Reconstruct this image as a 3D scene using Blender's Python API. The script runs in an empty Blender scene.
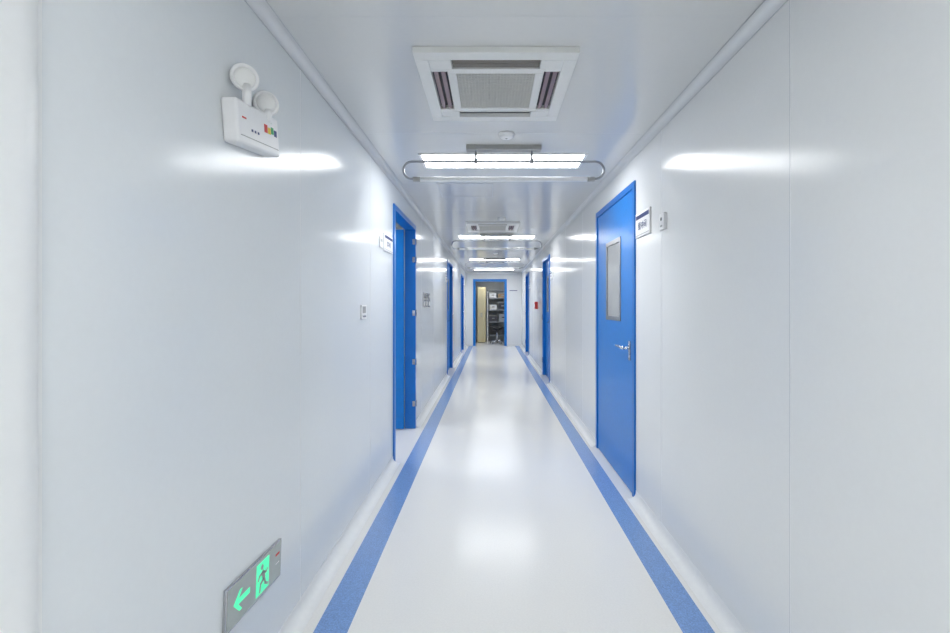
import bpy, bmesh, math
from mathutils import Vector, Matrix
sc=bpy.context.scene
try:
    sc.view_settings.view_transform='Standard'
except Exception: pass

H=2.5; HC=1.39; XL=-0.863; XR=1.04; YF=15.3; YB=-3.2; F=450.0; T=0.1; XC=(XL+XR)/2

# ---------------- materials ----------------
def mat(name,col,rough=0.5,metal=0.0,noise=0.0,nscale=30,bump=0.0,stretch=(1,1,1),emit=None,es=0,spec=None,coat=0):
    m=bpy.data.materials.new(name); m.use_nodes=True
    nt=m.node_tree; b=nt.nodes['Principled BSDF']
    b.inputs['Roughness'].default_value=rough; b.inputs['Metallic'].default_value=metal
    if spec is not None: b.inputs['Specular IOR Level'].default_value=spec
    b.inputs['Coat Weight'].default_value=coat
    tc=nt.nodes.new('ShaderNodeTexCoord'); mp=nt.nodes.new('ShaderNodeMapping')
    mp.inputs['Scale'].default_value=stretch
    nt.links.new(tc.outputs['Object'],mp.inputs['Vector'])
    nz=nt.nodes.new('ShaderNodeTexNoise'); nz.inputs['Scale'].default_value=nscale; nz.inputs['Detail'].default_value=4
    nt.links.new(mp.outputs['Vector'],nz.inputs['Vector'])
    cr=nt.nodes.new('ShaderNodeValToRGB')
    k=noise
    cr.color_ramp.elements[0].position=0.3; cr.color_ramp.elements[1].position=0.7
    cr.color_ramp.elements[0].color=(col[0]*(1-k),col[1]*(1-k),col[2]*(1-k),1)
    cr.color_ramp.elements[1].color=(min(1,col[0]*(1+k)),min(1,col[1]*(1+k)),min(1,col[2]*(1+k)),1)
    nt.links.new(nz.outputs['Fac'],cr.inputs['Fac']); nt.links.new(cr.outputs['Color'],b.inputs['Base Color'])
    if bump>0:
        bp=nt.nodes.new('ShaderNodeBump'); bp.inputs['Strength'].default_value=bump; bp.inputs['Distance'].default_value=0.002
        nt.links.new(nz.outputs['Fac'],bp.inputs['Height']); nt.links.new(bp.outputs['Normal'],b.inputs['Normal'])
    if emit:
        b.inputs['Emission Color'].default_value=(*emit,1); b.inputs['Emission Strength'].default_value=es
    return m
M={}
M['wallL']=mat('coated_panel_left_shaded',(0.80,0.83,0.845),0.165,noise=0.006,nscale=50,spec=0.28)  # dimmer, cooler base colour than the right panel stands in for weaker light
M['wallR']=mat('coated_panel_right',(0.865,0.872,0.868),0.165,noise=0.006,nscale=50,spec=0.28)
M['wallW']=mat('coated_panel_white',(0.88,0.89,0.885),0.3,noise=0.01)
M['ceil']=mat('ceiling_panel',(0.77,0.775,0.77),0.13,noise=0.006,nscale=40)
M['floor']=mat('vinyl_floor',(0.885,0.875,0.85),0.2,noise=0.025,nscale=120,spec=0.4)
M['stripe']=mat('vinyl_blue',(0.20,0.345,0.66),0.25,noise=0.22,nscale=140)
M['cove']=mat('vinyl_cove_white',(0.86,0.865,0.86),0.3,noise=0.02)
M['alu']=mat('white_aluminium',(0.82,0.83,0.84),0.25,noise=0.01)
M['seamd']=mat('seam_sealant',(0.54,0.56,0.58),0.4)
M['seamw']=mat('seam_highlight',(0.95,0.95,0.95),0.3)  # white strip paints the highlight along each wall seam
M['seamc']=mat('ceiling_seam',(0.68,0.69,0.69),0.3)
M['blue']=mat('door_blue',(0.002,0.20,0.64),0.3,noise=0.04,nscale=30)
M['blued']=mat('frame_blue',(0.002,0.16,0.56),0.28,noise=0.03)
M['steel']=mat('brushed_steel',(0.55,0.55,0.56),0.25,metal=1.0,noise=0.05)
M['dsteel']=mat('window_frame_steel',(0.30,0.31,0.33),0.3,metal=0.6,noise=0.05)
M['chrome']=mat('chrome',(0.8,0.8,0.82),0.1,metal=1.0)
M['rail']=mat('grey_metal_rail',(0.34,0.35,0.37),0.28,metal=0.7,noise=0.03)
M['glass']=mat('frosted_window',(0.40,0.41,0.41),0.1,noise=0.06,nscale=4)
M['black']=mat('black_rubber',(0.02,0.02,0.022),0.4,noise=0.1)
M['white']=mat('white_plastic',(0.88,0.88,0.88),0.35,noise=0.01)
M['gwhite']=mat('cassette_plastic',(0.87,0.87,0.85),0.4,noise=0.01)
M['grey']=mat('grey_plastic',(0.40,0.40,0.39),0.5,noise=0.04)
M['mesh']=mat('filter_mesh_beige',(0.42,0.41,0.38),0.6,noise=0.04)
M['slat']=mat('grille_slat',(0.68,0.67,0.63),0.5,noise=0.02)
M['brown']=mat('louver_brown',(0.22,0.20,0.18),0.5,noise=0.03)
M['dark']=mat('dark_plastic',(0.07,0.07,0.08),0.5)
M['louv']=mat('louver_mauve',(0.33,0.24,0.26),0.45,noise=0.05)
M['led']=mat('led_diffuser',(0.9,0.9,0.9),0.5,emit=(0.975,0.992,1.0),es=19.5)
M['uv']=mat('uv_tube_glass',(0.93,0.93,0.93),0.3,noise=0.01)
M['green']=mat('exit_green',(0.05,0.6,0.3),0.4,emit=(0.08,0.85,0.42),es=0.75)
M['exitbg']=mat('exit_face',(0.42,0.46,0.44),0.3,noise=0.03)
M['navy']=mat('label_navy',(0.03,0.05,0.18),0.5)
M['red']=mat('label_red',(0.7,0.05,0.04),0.5)
M['yellow']=mat('label_yellow',(0.8,0.6,0.05),0.5)
M['gpart']=mat('label_green',(0.05,0.4,0.15),0.5)
M['cream']=mat('cream_laminate',(0.88,0.74,0.42),0.45,noise=0.03)
M['card']=mat('cardboard',(0.45,0.30,0.16),0.8,noise=0.08)
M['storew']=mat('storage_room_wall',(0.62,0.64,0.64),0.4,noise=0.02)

# ---------------- mesh builder ----------------
class MB:
    def __init__(s): s.bm=bmesh.new(); s.mats=[]
    def mi(s,k):
        if k not in s.mats: s.mats.append(k)
        return s.mats.index(k)
    def box(s,a,b,k,rot=None):
        i=s.mi(k); a=Vector(a); b=Vector(b); lo=Vector(map(min,a,b)); hi=Vector(map(max,a,b))
        vs=[]
        for z in (lo.z,hi.z):
            for x,y in ((lo.x,lo.y),(hi.x,lo.y),(hi.x,hi.y),(lo.x,hi.y)):
                vs.append(Vector((x,y,z)))
        if rot:
            c=(lo+hi)/2; vs=[c+rot@(v-c) for v in vs]
        v=[s.bm.verts.new(p) for p in vs]
        for f in ((3,2,1,0),(4,5,6,7),(0,1,5,4),(1,2,6,5),(2,3,7,6),(3,0,4,7)):
            fc=s.bm.faces.new([v[j] for j in f]); fc.material_index=i
    def prism(s,pts,ext,k,smooth=False):
        i=s.mi(k); e=Vector(ext)
        a=[s.bm.verts.new(Vector(p)) for p in pts]; b=[s.bm.verts.new(Vector(p)+e) for p in pts]
        n=len(a); fs=[s.bm.faces.new(a[::-1]),s.bm.faces.new(b)]
        for j in range(n):
            f=s.bm.faces.new((a[j],a[(j+1)%n],b[(j+1)%n],b[j])); f.smooth=smooth; fs.append(f)
        for f in fs: f.material_index=i
    def cyl(s,p0,p1,r,k,r2=None,n=24):
        p0=Vector(p0); p1=Vector(p1); r2=r if r2 is None else r2
        s.tube([p0,p1],[r,r2],k,n)
    def tube(s,path,r,k,n=16,closed=False):
        i=s.mi(k); path=[Vector(p) for p in path]; m=len(path)
        rs=r if isinstance(r,(list,tuple)) else [r]*m
        rings=[]; up=None
        for j,p in enumerate(path):
            if closed: t=path[(j+1)%m]-path[j-1]
            else: t=path[min(j+1,m-1)]-path[max(j-1,0)]
            t.normalize()
            if up is None:
                up=Vector((0,0,1)) if abs(t.z)<0.9 else Vector((0,1,0))
                if closed: up=Vector((0,1,0))
            u=t.cross(up).normalized(); v=u.cross(t).normalized()
            rings.append([s.bm.verts.new(p+rs[j]*(math.cos(2*math.pi*q/n)*u+math.sin(2*math.pi*q/n)*v)) for q in range(n)])
        for j in range(m if closed else m-1):
            A=rings[j]; B=rings[(j+1)%m]
            for q in range(n):
                f=s.bm.faces.new((A[q],A[(q+1)%n],B[(q+1)%n],B[q])); f.smooth=True; f.material_index=i
        if not closed:
            f=s.bm.faces.new(rings[0][::-1]); f.material_index=i
            f=s.bm.faces.new(rings[-1]); f.material_index=i
    def lathe(s,c,axis,prof,k,n=32):
        c=Vector(c); ax=Vector(axis).normalized()
        s_up=Vector((0,0,1)) if abs(ax.z)<0.9 else Vector((0,1,0))
        u=ax.cross(s_up).normalized(); v=u.cross(ax)
        i=s.mi(k); R=[]
        for d,r in prof:
            r=max(r,1e-4)
            R.append([s.bm.verts.new(c+ax*d+r*(math.cos(2*math.pi*q/n)*u+math.sin(2*math.pi*q/n)*v)) for q in range(n)])
        for A,B in zip(R[:-1],R[1:]):
            for q in range(n):
                f=s.bm.faces.new((A[q],A[(q+1)%n],B[(q+1)%n],B[q])); f.smooth=True; f.material_index=i
        for g in (R[0][::-1],R[-1]):
            f=s.bm.faces.new(g); f.material_index=i
    def done(s,name,bevel=0,parent=None,xf=None,seg=2):
        bmesh.ops.recalc_face_normals(s.bm,faces=s.bm.faces)
        if xf: s.bm.transform(xf)
        me=bpy.data.meshes.new(name); s.bm.to_mesh(me); s.bm.free()
        for k in s.mats: me.materials.append(M[k])
        o=bpy.data.objects.new(name,me); sc.collection.objects.link(o)
        if bevel:
            b=o.modifiers.new('bevel','BEVEL'); b.width=bevel; b.segments=seg; b.limit_method='ANGLE'; b.angle_limit=math.radians(50)
        if parent: o.parent=parent
        return o
def empty(name,loc=(0,0,0)):
    e=bpy.data.objects.new(name,None); sc.collection.objects.link(e); e.empty_display_size=0.1
    return e
def text(body,size,loc,rot,k,parent,name='lettering'):
    c=bpy.data.curves.new(name,'FONT'); c.body=body; c.size=size; c.extrude=0.0004; c.align_x='CENTER'; c.align_y='CENTER'
    o=bpy.data.objects.new(name,c); sc.collection.objects.link(o); o.location=loc; o.rotation_euler=rot
    c.materials.append(M[k]); o.parent=parent
    return o

# ---------------- room shell ----------------
DZ=2.285
doorsL=[(3.96,5.11),(8.83,10.0),(12.9,14.05)]
doorsR=[(3.227,4.415),(7.93,9.0),(12.3,13.4)]
m=MB(); m.box((-3.6,YB-0.1,-0.1),(3.0,19.0,0),'floor'); m.done('floor')
for nm,a,b in (('left',-0.754,-0.61),('right',0.814,0.949)):
    m=MB(); m.box((a,YB,0),(b,YF,0.002),'stripe'); m.done('trim_floor_stripe_'+nm)
m=MB(); m.box((-3.6,YB-0.1,H),(3.0,19.0,H+0.1),'ceil')
y=0.55
while y<YF:
    m.box((XL,y-0.0012,H-0.0005),(XR,y+0.0012,H),'seamc'); y+=1.18
m.done('ceiling')

def side_wall(name,xi,xo,doors,k,seams):
    m=MB(); y=YB
    for (a,b) in doors:
        m.box((xi,y,0),(xo,a,H),k); m.box((xi,a,DZ),(xo,b,H),k); y=b
    m.box((xi,y,0),(xo,YF,H),k)
    s=1 if xi<0 else -1
    for yy in seams:
        if any(a-0.03<yy<b+0.03 for a,b in doors): continue
        m.box((xi,yy-0.0030,0),(xi+s*0.0006,yy-0.0008,H),'seamw')
        m.box((xi,yy-0.0008,0),(xi+s*0.0006,yy+0.0018,H),'seamd')
    m.done(name)
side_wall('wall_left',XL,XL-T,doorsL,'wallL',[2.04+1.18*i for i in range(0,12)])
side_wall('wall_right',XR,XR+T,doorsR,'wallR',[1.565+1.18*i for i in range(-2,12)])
m=MB()
pts=[(XL,0.862,0),(XL+0.003,0.862,0),(XL+0.003,0.85,0)]+[(XL+0.003+0.022*math.sin(math.pi/2*i/12),0.80+0.05*math.cos(math.pi/2*i/12),0) for i in range(1,13)]+[(XL+0.025,0.6,0),(XL,0.6,0)]
m.prism(pts,(0,0,H),'wallW',smooth=False); m.done('trim_corner_profile')

FX0,FX1=-0.61,0.54; FZ=2.27
m=MB(); m.box((XL-T,YF,0),(FX0,YF+T,H),'wallW'); m.box((FX1,YF,0),(XR+T,YF+T,H),'wallW'); m.box((FX0,YF,FZ),(FX1,YF+T,H),'wallW'); m.done('wall_far')
m=MB(); m.box((XL-T,YB-0.1,0),(XR+T,YB,H),'wallW'); m.done('wall_back')
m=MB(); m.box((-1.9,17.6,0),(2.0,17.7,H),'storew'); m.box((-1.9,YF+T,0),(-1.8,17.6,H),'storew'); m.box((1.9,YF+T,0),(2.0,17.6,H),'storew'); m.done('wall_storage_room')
m=MB(); m.box((-3.2,3.0,0),(-3.1,6.5,H),'wallW'); m.box((-3.2,2.9,0),(XL-T,3.0,H),'wallW'); m.box((-3.2,6.5,0),(XL-T,6.6,H),'wallW'); m.done('wall_side_room')

def cove(xi,y0,z,r,up=1,lip=0.012):
    s=1 if xi<0 else -1
    cx=xi+s*r; cz=z+up*r
    pts=[(xi,y0,z)]
    pts.append((xi+s*(r+lip),y0,z)); pts.append((xi+s*(r+lip),y0,z+up*0.002))
    for i in range(11):
        a=math.pi/2*i/10
        pts.append((cx-s*(r-0.002)*math.sin(a),y0,cz-up*(r-0.002)*math.cos(a)))
    pts.append((xi+s*0.002,y0,z+up*(r+lip))); pts.append((xi,y0,z+up*(r+lip)))
    return pts
def cove_runs(name,xi,doors,z,r,up,k,cut=True,lip=0.012):
    m=MB(); y=YB
    runs=[]
    if cut:
        for a,b in doors: runs.append((y,a)); y=b
    runs.append((y,YF))
    s=1 if xi<0 else -1
    for a,b in runs:
        m.prism(cove(xi,a,z,r,up,lip),(0,b-a,0),k)
        if up<0:
            m.box((xi,a,z-r-lip-0.003),(xi+s*0.003,b,z-r-lip),'seamd'); m.box((xi+s*(r+lip),a,z-0.003),(xi+s*(r+lip+0.003),b,z),'seamd')
    m.done(name)
cove_runs('baseboard_left',XL,doorsL,0,0.05,1,'cove')
cove_runs('baseboard_right',XR,doorsR,0,0.05,1,'cove')
cove_runs('trim_ceiling_left',XL,doorsL,H,0.032,-1,'alu',False,0.01)
cove_runs('trim_ceiling_right',XR,doorsR,H,0.032,-1,'alu',False,0.01)
m=MB(); m.box((XL,YF-0.012,0),(FX0-0.05,YF,0.08),'cove'); m.box((FX1+0.05,YF-0.012,0),(XR,YF,0.08),'cove'); m.done('baseboard_far')

# ---------------- doors ----------------
def frame(m,xi,s,y0,y1,w=0.05):
    a=xi-s*T-s*0.006; b=xi+s*0.014
    m.box((a,y0,0),(b,y0+w,DZ),'blued'); m.box((a,y1-w,0),(b,y1,DZ),'blued'); m.box((a,y0+w,DZ-w),(b,y1-w,DZ),'blued')
def lever(m,xf,s,y,z,dy):
    m.box((xf,y-0.022,z-0.09),(xf+s*0.008,y+0.022,z+0.05),'steel')
    m.cyl((xf,y,z),(xf+s*0.05,y,z),0.011,'chrome')
    m.tube([(xf+s*0.05,y-dy*0.01,z),(xf+s*0.053,y+dy*0.04,z),(xf+s*0.05,y+dy*0.20,z+0.003)],[0.013,0.012,0.010],'chrome')
    m.cyl((xf,y,z-0.06),(xf+s*0.014,y,z-0.06),0.012,'chrome')
def hinge(m,x,y,z):
    m.cyl((x,y,z-0.055),(x,y,z+0.055),0.009,'steel',n=12); m.box((x-0.01,y-0.02,z-0.05),(x+0.004,y+0.02,z+0.05),'steel')
def closed_door(name,xi,s,y0,y1,rec=0.0,hinges=True):
    e=empty(name)
    m=MB(); frame(m,xi,s,y0,y1); m.done('frame',0.002,e)
    w=0.052; a=y0+w; b=y1-w; xf=xi-s*rec+s*0.004; xb=xf-s*0.045
    wz0,wz1=1.27,1.93; wy0=a+0.32; wy1=a+0.32+0.43
    m=MB()
    m.box((xf,a,0.008),(xb,wy0,DZ-w),'blue'); m.box((xf,wy1,0.008),(xb,b,DZ-w),'blue')
    m.box((xf,wy0,0.008),(xb,wy1,wz0),'blue'); m.box((xf,wy0,wz1),(xb,wy1,DZ-w),'blue'); m.done('leaf',0,e)
    m=MB(); g=0.028
    xg=xf+s*0.006
    m.box((xg,wy0-0.01,wz0-0.01),(xb,wy0+g,wz1+0.01),'dsteel'); m.box((xg,wy1-g,wz0-0.01),(xb,wy1+0.01,wz1+0.01),'dsteel')
    m.box((xg,wy0+g,wz0-0.01),(xb,wy1-g,wz0+g),'dsteel'); m.box((xg,wy0+g,wz1-g),(xb,wy1-g,wz1+0.01),'dsteel'); m.done('window_frame',0.003,e)
    m=MB(); m.box((xf-s*0.004,wy0+g,wz0+g),(xf-s*0.02,wy1-g,wz1-g),'glass'); m.done('window_pane',0,e)
    m=MB(); lever(m,xf,s,a+0.07,1.07,1); m.done('handle',0,e)
    if hinges:
        m=MB()
        for z in (0.3,1.15,2.0): hinge(m,xi+s*0.018,b,z)
        m.done('hinges',0,e)
    return e
e=empty('door_1'); m=MB(); frame(m,XL,1,*doorsL[0]); m.done('frame',0.002,e)
yy=doorsL[0][1]-0.055
m=MB(); m.box((XL-T-0.01,yy-0.045,0.01),(XL-T-1.05,yy,DZ-0.055),'blue'); m.done('leaf',0.002,e)
m=MB()
m.box((XL-T-0.93,yy-0.053,0.98),(XL-T-0.97,yy-0.045,1.13),'steel'); m.tube([(XL-T-0.95,yy-0.045,1.07),(XL-T-0.95,yy-0.09,1.07),(XL-T-0.83,yy-0.095,1.065)],0.010,'chrome')
m.done('handle',0,e)
m=MB()
for z in (0.28,0.75,1.3,1.9,2.1):
    m.cyl((XL+0.017,doorsL[0][1]-0.02,z-0.035),(XL+0.017,doorsL[0][1]-0.02,z+0.035),0.006,'steel',n=12)
    m.box((XL-0.02,doorsL[0][1]-0.054,z-0.03),(XL+0.01,doorsL[0][1]-0.049,z+0.03),'steel')
m.done('hinges',0,e)
closed_door('door_2',XR,-1,*doorsR[0],rec=0.0,hinges=False)
closed_door('door_3',XL,1,*doorsL[1],rec=0.05)
closed_door('door_4',XR,-1,*doorsR[1],rec=0.05)
closed_door('door_5',XL,1,*doorsL[2],rec=0.05)
closed_door('door_6',XR,-1,*doorsR[2],rec=0.05)
e=empty('door_7'); m=MB(); w=0.085
m.box((FX0,YF-0.014,0),(FX0+w,YF+T+0.006,FZ),'blue'); m.box((FX1-w,YF-0.014,0),(FX1,YF+T+0.006,FZ),'blue'); m.box((FX0+w,YF-0.014,FZ-w),(FX1-w,YF+T+0.006,FZ),'blue'); m.done('frame',0.002,e)
m=MB(); m.box((FX0+0.02,YF+T+0.02,0.01),(FX0+0.06,YF+T+0.95,FZ-0.095),'blue'); m.done('leaf',0.002,e)

# ---------------- ceiling lights ----------------
def clight(y,x=XC,w=1.2,d=0.3):
    e=empty('ceiling_light'); m=MB(); hw=w/2+0.02; hd=d/2+0.015; z=H-0.012
    m.box((x-hw,y-hd,z),(x+hw,y-hd+0.015,H),'white'); m.box((x-hw,y+hd-0.015,z),(x+hw,y+hd,H),'white')
    m.box((x-hw,y-hd+0.015,z),(x-hw+0.02,y+hd-0.015,H),'white'); m.box((x+hw-0.02,y-hd+0.015,z),(x+hw,y+hd-0.015,H),'white'); m.done('housing',0,e)
    m=MB(); m.box((x-hw+0.02,y-hd+0.015,H-0.009),(x+hw-0.02,y+hd-0.015,H-0.001),'led'); m.done('diffuser',0,e)
for y in (-2.2,-0.31,3.45,7.3,10.95,14.0): clight(y)
clight(4.6,-2.1); clight(16.2,0.0,0.6)  # first panel is unseen, added to light the side room

# ---------------- UV lamps ----------------
def uvlamp(y):
    e=empty('uv_disinfection_lamp'); zb=2.27; zt=2.39; r=(zt-zb)/2; zc=(zb+zt)/2; hw=0.70-r
    path=[]
    for i in range(17):
        a=-math.pi/2+math.pi*i/16; path.append((XC+hw+r*math.cos(a),y,zc+r*math.sin(a)))
    for i in range(17):
        a=math.pi/2+math.pi*i/16; path.append((XC-hw+r*math.cos(a),y,zc+r*math.sin(a)))
    m=MB(); m.tube(path,0.0085,'rail',n=12,closed=True); m.done('loop_bracket',0,e)
    m=MB(); m.cyl((XC-hw+0.06,y-0.012,zb-0.006),(XC+hw-0.06,y-0.012,zb-0.006),0.016,'uv')
    for s in(-1,1): m.cyl((XC+s*(hw-0.06),y-0.012,zb-0.006),(XC+s*(hw-0.01),y-0.012,zb-0.006),0.018,'grey')
    m.done('tube',0,e)
    m=MB(); m.box((XC-0.26,y-0.03,H-0.035),(XC+0.26,y+0.03,H),'grey')
    for s in(-1,1): m.cyl((XC+s*0.195,y,zt),(XC+s*0.195,y,H-0.03),0.008,'rail',n=12); m.box((XC+s*0.195-0.013,y-0.013,zt-0.013),(XC+s*0.195+0.013,y+0.013,zt+0.02),'rail')
    m.done('mount',0.003,e)
for y in (3.14,7.03,10.7): uvlamp(y)

# ---------------- AC cassettes ----------------
def cassette(cx,cy):
    e=empty('air_conditioner_cassette'); h=0.36; z0=H-0.028
    m=MB()
    so=0.30; si=0.225; L=0.20
    def b(x0,x1,y0,y1,k='gwhite',za=z0,zb=H): m.box((cx+x0,cy+y0,za),(cx+x1,cy+y1,zb),k)
    b(-h,h,-h,-so); b(-h,h,so,h); b(-h,-so,-so,so); b(so,h,-so,so)
    for sx in(-1,1):
        for sy in(-1,1):
            b(sx*L if sx>0 else -so,so if sx>0 else -L,sy*si if sy>0 else -so,so if sy>0 else -si)
            b(sx*si if sx>0 else -so,so if sx>0 else -si,L if sy>0 else -si,si if sy>0 else -L)
    g=0.185
    b(-si,si,-si,-g); b(-si,si,g,si); b(-si,-g,-g,g); b(g,si,-g,g)
    m.done('panel',0.003,e)
    m=MB()
    b2=lambda x0,x1,y0,y1,k,za,zb: m.box((cx+x0,cy+y0,za),(cx+x1,cy+y1,zb),k)
    b2(-so,so,-so,so,'dark',H-0.004,H-0.001)
    m.done('plenum',0,e)
    m=MB()
    for sgn in(-1,1):
        R=Matrix.Rotation(sgn*math.radians(20),3,'X')
        for o in (0.245,0.279):
            m.box((cx-L+0.004,cy+sgn*o-0.010,z0+0.006),(cx+L-0.004,cy+sgn*o+0.010,z0+0.010),'brown' if sgn<0 else 'gwhite',R)
        R=Matrix.Rotation(-sgn*math.radians(20),3,'Y')
        for o in (0.245,0.279):
            m.box((cx+sgn*o-0.011,cy-L+0.004,z0+0.006),(cx+sgn*o+0.011,cy+L-0.004,z0+0.010),'louv',R)
    m.done('louvers',0,e)
    m=MB(); b2(-g,g,-g,g,'mesh',z0+0.008,z0+0.012)
    n=24
    for i in range(n):
        yy=-g+(i+0.5)*2*g/n; b2(-g,g,yy-0.0028,yy+0.0028,'slat',z0+0.004,z0+0.008)
    for i in range(n):
        xx=-g+(i+0.5)*2*g/n; b2(xx-0.002,xx+0.002,-g,g,'slat',z0+0.005,z0+0.008)
    m.done('intake_grille',0,e)
cassette(0.022,2.29); cassette(0.022,6.35)

for (x,y) in ((0.10,2.92),(0.14,5.75),(0.1,9.6)):
    m=MB(); m.lathe((x,y,H),(0,0,-1),[(0,0.052),(0.010,0.052),(0.012,0.046),(0.02,0.044),(0.026,0.036),(0.03,0.018),(0.031,0.0)],'white'); m.lathe((x,y,H-0.031),(0,0,-1),[(0,0.008),(0.002,0.006)],'grey',12); m.done('smoke_detector')
m=MB(); x0,x1,y0,y1=-0.50,0.02,4.1,4.62; t=0.01
m.box((x0,y0,H-0.003),(x1,y0+t,H),'seamd'); m.box((x0,y1-t,H-0.003),(x1,y1,H),'seamd'); m.box((x0,y0,H-0.003),(x0+t,y1,H),'seamd'); m.box((x1-t,y0,H-0.003),(x1,y1,H),'seamd')
m.box((x0+t,y0+t,H-0.002),(x1-t,y1-t,H),'ceil'); m.done('ceiling_access_hatch')

# ---------------- emergency twin-head light ----------------
e=empty('emergency_light')
cy,cz=1.580,2.005; xb=XL; xf=-0.81
R=Matrix.Translation((0,cy,cz))@Matrix.Rotation(math.radians(8),4,'X')@Matrix.Translation((0,-cy,-cz))
m=MB(); m.box((xb,cy-0.142,cz-0.070),(xf,cy+0.142,cz+0.070),'white'); m.done('body',0.010,e,R,4)
m=MB(); m.box((xf,cy-0.13,cz-0.045),(xf+0.0015,cy+0.13,cz-0.043),'grey')
m.box((xf,cy+0.03,cz+0.0),(xf+0.001,cy+0.052,cz+0.028),'red'); m.box((xf,cy+0.056,cz+0.0),(xf+0.001,cy+0.076,cz+0.022),'yellow')
m.box((xf,cy+0.080,cz+0.004),(xf+0.001,cy+0.098,cz+0.028),'gpart'); m.box((xf,cy+0.102,cz+0.0),(xf+0.001,cy+0.122,cz+0.022),'navy')
m.box((xf,cy-0.115,cz+0.012),(xf+0.001,cy-0.09,cz+0.017),'red')
for i in range(3): m.box((xf,cy-0.06+i*0.02,cz-0.02),(xf+0.001,cy-0.05+i*0.02,cz-0.012),'navy')
m.done('front_labels',0,e,R)
for (hy,hz) in ((1.490,2.145),(1.632,2.122)):
    m=MB(); ax=Vector((0.62,-0.95,-0.12)); c=Vector((-0.815,hy,hz))
    m.lathe(c-ax.normalized()*0.02,ax,[(-0.022,0.016),(-0.016,0.028),(0,0.041),(0.012,0.044),(0.02,0.043),(0.021,0.037),(0.017,0.033)],'white')
    m.lathe(c-ax.normalized()*0.004,ax,[(0,0.033),(0.004,0.030),(0.007,0.018),(0.008,0.0)],'gwhite')
    m.cyl((c.x,c.y+0.012,cz+0.05),(c.x,c.y+0.012,hz-0.02),0.014,'white')
    m.done('lamp_head',0,e)

# ---------------- exit sign ----------------
e=empty('exit_sign'); cy=1.635; cz=0.384; w=0.19; h=0.072
R=Matrix.Translation((0,cy,cz))@Matrix.Rotation(math.radians(-4),4,'X')@Matrix.Translation((0,-cy,-cz))
m=MB(); d=XL+0.012
m.box((XL,cy-w,cz-h),(d,cy+w,cz+h),'steel'); m.done('housing',0.002,e,R)
m=MB(); m.box((d,cy-w+0.006,cz-h+0.006),(d+0.001,cy+w-0.006,cz+h-0.006),'exitbg'); m.done('face',0,e,R)
m=MB(); px=d+0.001
def P(pts,k='green',ox=0,dx=0.0008):
    m.prism([(px+ox,cy+a,cz+b) for a,b in pts],(dx,0,0),k)
def limb(a,b,r,k='exitbg',ox=0.0008):
    a=Vector(a); b=Vector(b); t=(b-a).normalized(); n=Vector((-t.y,t.x))*r
    P([tuple(a+n-t*r*0.3),tuple(a-n-t*r*0.3),tuple(b-n+t*r*0.3),tuple(b+n+t*r*0.3)],k,ox)
P([(-0.150,0.0),(-0.115,0.034),(-0.098,0.034),(-0.122,0.009),(-0.050,0.009),(-0.050,-0.009),(-0.122,-0.009),(-0.098,-0.034),(-0.115,-0.034)])
s=0.056; X0=0.040
P([(X0-0.046,-s),(X0+0.046,-s),(X0+0.046,s),(X0-0.046,s)])
g='exitbg'
hc=(X0-0.008,0.036); P([(hc[0]+0.010*math.cos(2*math.pi*i/14),hc[1]+0.010*math.sin(2*math.pi*i/14)) for i in range(14)],g,0.0008)
limb((X0-0.004,0.018),(X0+0.010,-0.010),0.0095,g); limb((X0-0.004,0.016),(X0-0.026,0.010),0.0045,g); limb((X0-0.026,0.010),(X0-0.034,-0.004),0.004,g)
limb((X0+0.004,0.014),(X0+0.024,0.004),0.0045,g); limb((X0+0.024,0.004),(X0+0.034,0.014),0.004,g)
limb((X0+0.006,-0.012),(X0-0.016,-0.022),0.006,g); limb((X0-0.016,-0.022),(X0-0.020,-0.049),0.005,g)
limb((X0+0.012,-0.012),(X0+0.018,-0.032),0.006,g); limb((X0+0.018,-0.032),(X0+0.038,-0.044),0.005,g)
m.done('pictogram',0,e,R)
m=MB()
m.box((px,cy+w-0.05,cz+0.022),(px+0.0008,cy+w-0.02,cz+0.030),'red'); m.box((px,cy+w-0.05,cz-0.01),(px+0.0008,cy+w-0.02,cz-0.006),'white')
m.done('label',0,e,R)

# ---------------- wall signs and small devices ----------------
def room_sign(xi,s,y0,y1,z0,z1,txt):
    e=empty('room_sign'); m=MB(); xf=xi+s*0.012
    m.box((xi,y0,z0),(xf,y1,z1),'white'); m.done('plate',0.002,e)
    m=MB(); hh=z1-z0; m.box((xf,y0+0.012,z1-0.26*hh),(xf+s*0.0008,y1-0.012,z1-0.1*hh),'navy')
    m.box((xf,y0+0.012,z0+0.07*hh),(xf+s*0.0008,y1-0.012,z0+0.10*hh),'grey'); m.done('print',0,e)
    text(txt,hh*0.34,(xf+s*0.0005,(y0+y1)/2,z0+0.42*hh),(math.pi/2,0,math.pi/2*s),'navy',e)
room_sign(XR,-1,2.92,3.20,1.86,2.03,'缓冲间')
room_sign(XL,1,3.60,3.90,1.83,1.97,'洁净区')
room_sign(XL,1,8.5,8.75,1.83,1.96,'准备间')
room_sign(XR,-1,7.6,7.85,1.83,1.96,'更衣室')
room_sign(XR,-1,11.95,12.2,1.83,1.96,'检验室')
e=empty('room_sign'); m=MB(); m.box((0.60,YF-0.012,1.80),(0.92,YF,1.95),'white'); m.box((0.63,YF-0.013,1.87),(0.89,YF-0.012,1.89),'navy'); m.done('plate',0,e)
e=empty('door_intercom'); m=MB(); m.box((XR,2.66,1.84),(XR-0.02,2.73,1.94),'white'); m.done('case',0.004,e)
m=MB(); m.lathe((XR-0.02,2.695,1.905),(-1,0,0),[(0,0.010),(0.005,0.009),(0.006,0.0)],'grey',20); m.box((XR-0.02,2.68,1.858),(XR-0.022,2.71,1.868),'grey'); m.done('camera_eye',0,e)
e=empty('thermostat'); m=MB(); m.box((XL,2.97,1.295),(XL+0.012,3.08,1.39),'white'); m.done('case',0.004,e)
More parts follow.
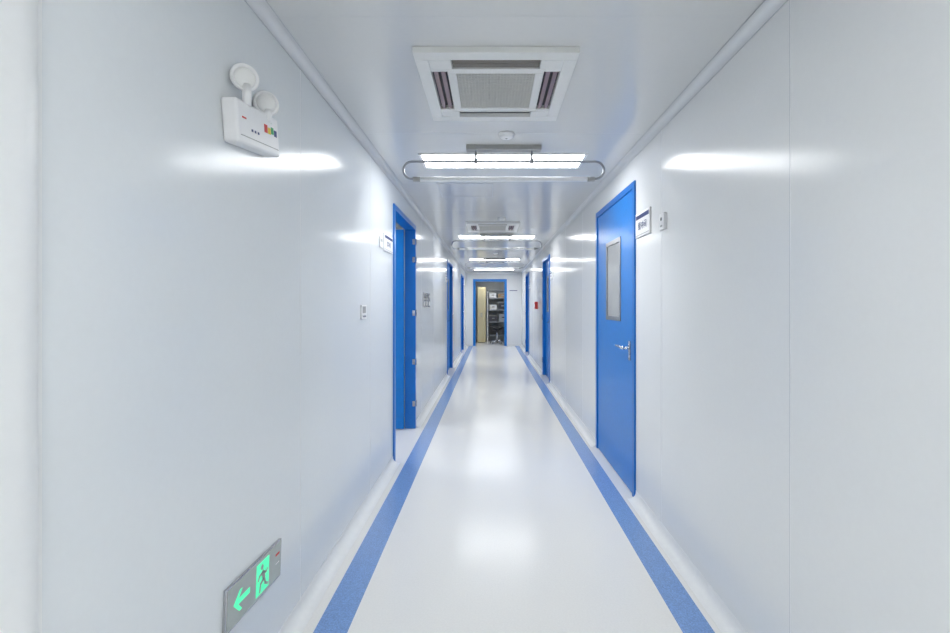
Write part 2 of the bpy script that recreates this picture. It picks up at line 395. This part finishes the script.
m=MB(); m.box((XL+0.012,2.985,1.335),(XL+0.013,3.06,1.38),'grey')
for i in range(4): m.box((XL+0.012,2.985+i*0.020,1.308),(XL+0.014,2.997+i*0.020,1.318),'steel')
m.done('display',0,e)
m=MB(); m.box((XL,3.46,1.84),(XL+0.014,3.53,1.92),'white'); m.box((XL+0.014,3.475,1.88),(XL+0.016,3.515,1.905),'grey'); m.done('door_release_switch',0.003)
for y in (5.75,5.97,6.2):
    m=MB(); m.box((XL,y-0.07,1.36),(XL+0.012,y+0.07,1.55),'steel'); m.box((XL+0.012,y-0.045,1.48),(XL+0.014,y+0.045,1.53),'grey')
    for i in range(2): m.box((XL+0.012,y-0.045+i*0.05,1.38),(XL+0.016,y-0.01+i*0.05,1.44),'white')
    m.done('switch_panel',0.002)
m=MB(); m.box((XR,10.0,1.30),(XR-0.06,10.16,1.46),'red'); m.lathe((XR-0.06,10.08,1.38),(-1,0,0),[(0,0.03),(0.008,0.028)],'white',20); m.done('fire_alarm_call_point',0.004)

# ---------------- storage room contents ----------------
m=MB()
m.box((-0.50,16.55,0.02),(-0.20,17.1,2.05),'cream'); m.box((-0.49,16.53,0.06),(-0.355,16.55,2.0),'cream'); m.box((-0.345,16.53,0.06),(-0.21,16.55,2.0),'cream')
m.box((-0.375,16.51,0.95),(-0.362,16.53,1.1),'steel'); m.box((-0.338,16.51,0.95),(-0.325,16.53,1.1),'steel'); m.box((-0.48,16.57,0),(-0.22,17.08,0.02),'dark'); m.done('storage_cabinet',0.003)
e=empty('storage_rack'); m=MB()
for x in (-0.13,0.92):
    for y in (16.95,17.4): m.box((x-0.02,y-0.02,0),(x+0.02,y+0.02,1.95),'steel')
for z in (0.25,0.75,1.2,1.65,1.93): m.box((-0.15,16.93,z-0.015),(0.94,17.42,z+0.015),'rail')
m.done('frame',0,e)
def bx(name,x0,x1,z0,z1,k,k2=None):
    y0,y1=17.0,17.3
    m=MB(); m.box((x0,y0,z0),(x1,y1,z1),k)
    m.box((x0-0.003,y0-0.003,z1-0.03),(x1+0.003,y1+0.003,z1+0.002),k2 or k)
    m.box(((x0+x1)/2-0.05,y0-0.004,(z0+z1)/2-0.02),((x0+x1)/2+0.05,y0,(z0+z1)/2+0.02),k2 or 'white'); m.done(name,0.003,e)
bx('instrument_white',-0.05,0.22,1.217,1.42,'white','grey'); bx('instrument_dark',0.28,0.6,1.217,1.5,'dark','grey')
bx('bin_1',-0.08,0.25,0.767,1.0,'dark','grey'); bx('bin_2',0.3,0.62,0.767,1.08,'rail','black')
bx('bin_3',-0.08,0.30,0.267,0.6,'black','dark'); bx('bin_4',0.36,0.8,0.267,0.55,'dark','black')
bx('carton_1',-0.06,0.2,1.667,1.86,'white','grey'); bx('carton_2',0.27,0.6,1.667,1.84,'card','grey')
e=empty('office_stool'); m=MB(); c=(0.22,16.2)
m.lathe((c[0],c[1],0.50),(0,0,1),[(0,0.16),(0.02,0.19),(0.06,0.19),(0.075,0.15)],'black'); m.cyl((c[0],c[1],0.1),(c[0],c[1],0.5),0.025,'chrome')
for i in range(5):
    a=2*math.pi*i/5+0.3; p=(c[0]+0.25*math.cos(a),c[1]+0.25*math.sin(a))
    m.tube([(c[0],c[1],0.12),(p[0],p[1],0.07)],[0.02,0.014],'chrome',10); m.lathe((p[0]-0.01,p[1],0.028),(1,0,0),[(0,0.028),(0.02,0.028)],'black',16)
    m.cyl((p[0],p[1],0.03),(p[0],p[1],0.075),0.008,'black',n=8)
m.done('stool_body',0,e)

# ---------------- world and camera ----------------
w=bpy.data.worlds.new('world'); sc.world=w; w.use_nodes=True
w.node_tree.nodes['Background'].inputs[0].default_value=(0.8,0.88,1,1); w.node_tree.nodes['Background'].inputs[1].default_value=0.3
cam=bpy.data.cameras.new('camera'); co=bpy.data.objects.new('camera',cam); sc.collection.objects.link(co)
co.location=(0,0,HC); co.rotation_euler=(math.pi/2,0,0)
cam.sensor_width=36; cam.lens=F/950*36; cam.shift_x=-16/950; cam.shift_y=-11.5/950; cam.clip_start=0.02
sc.camera=co
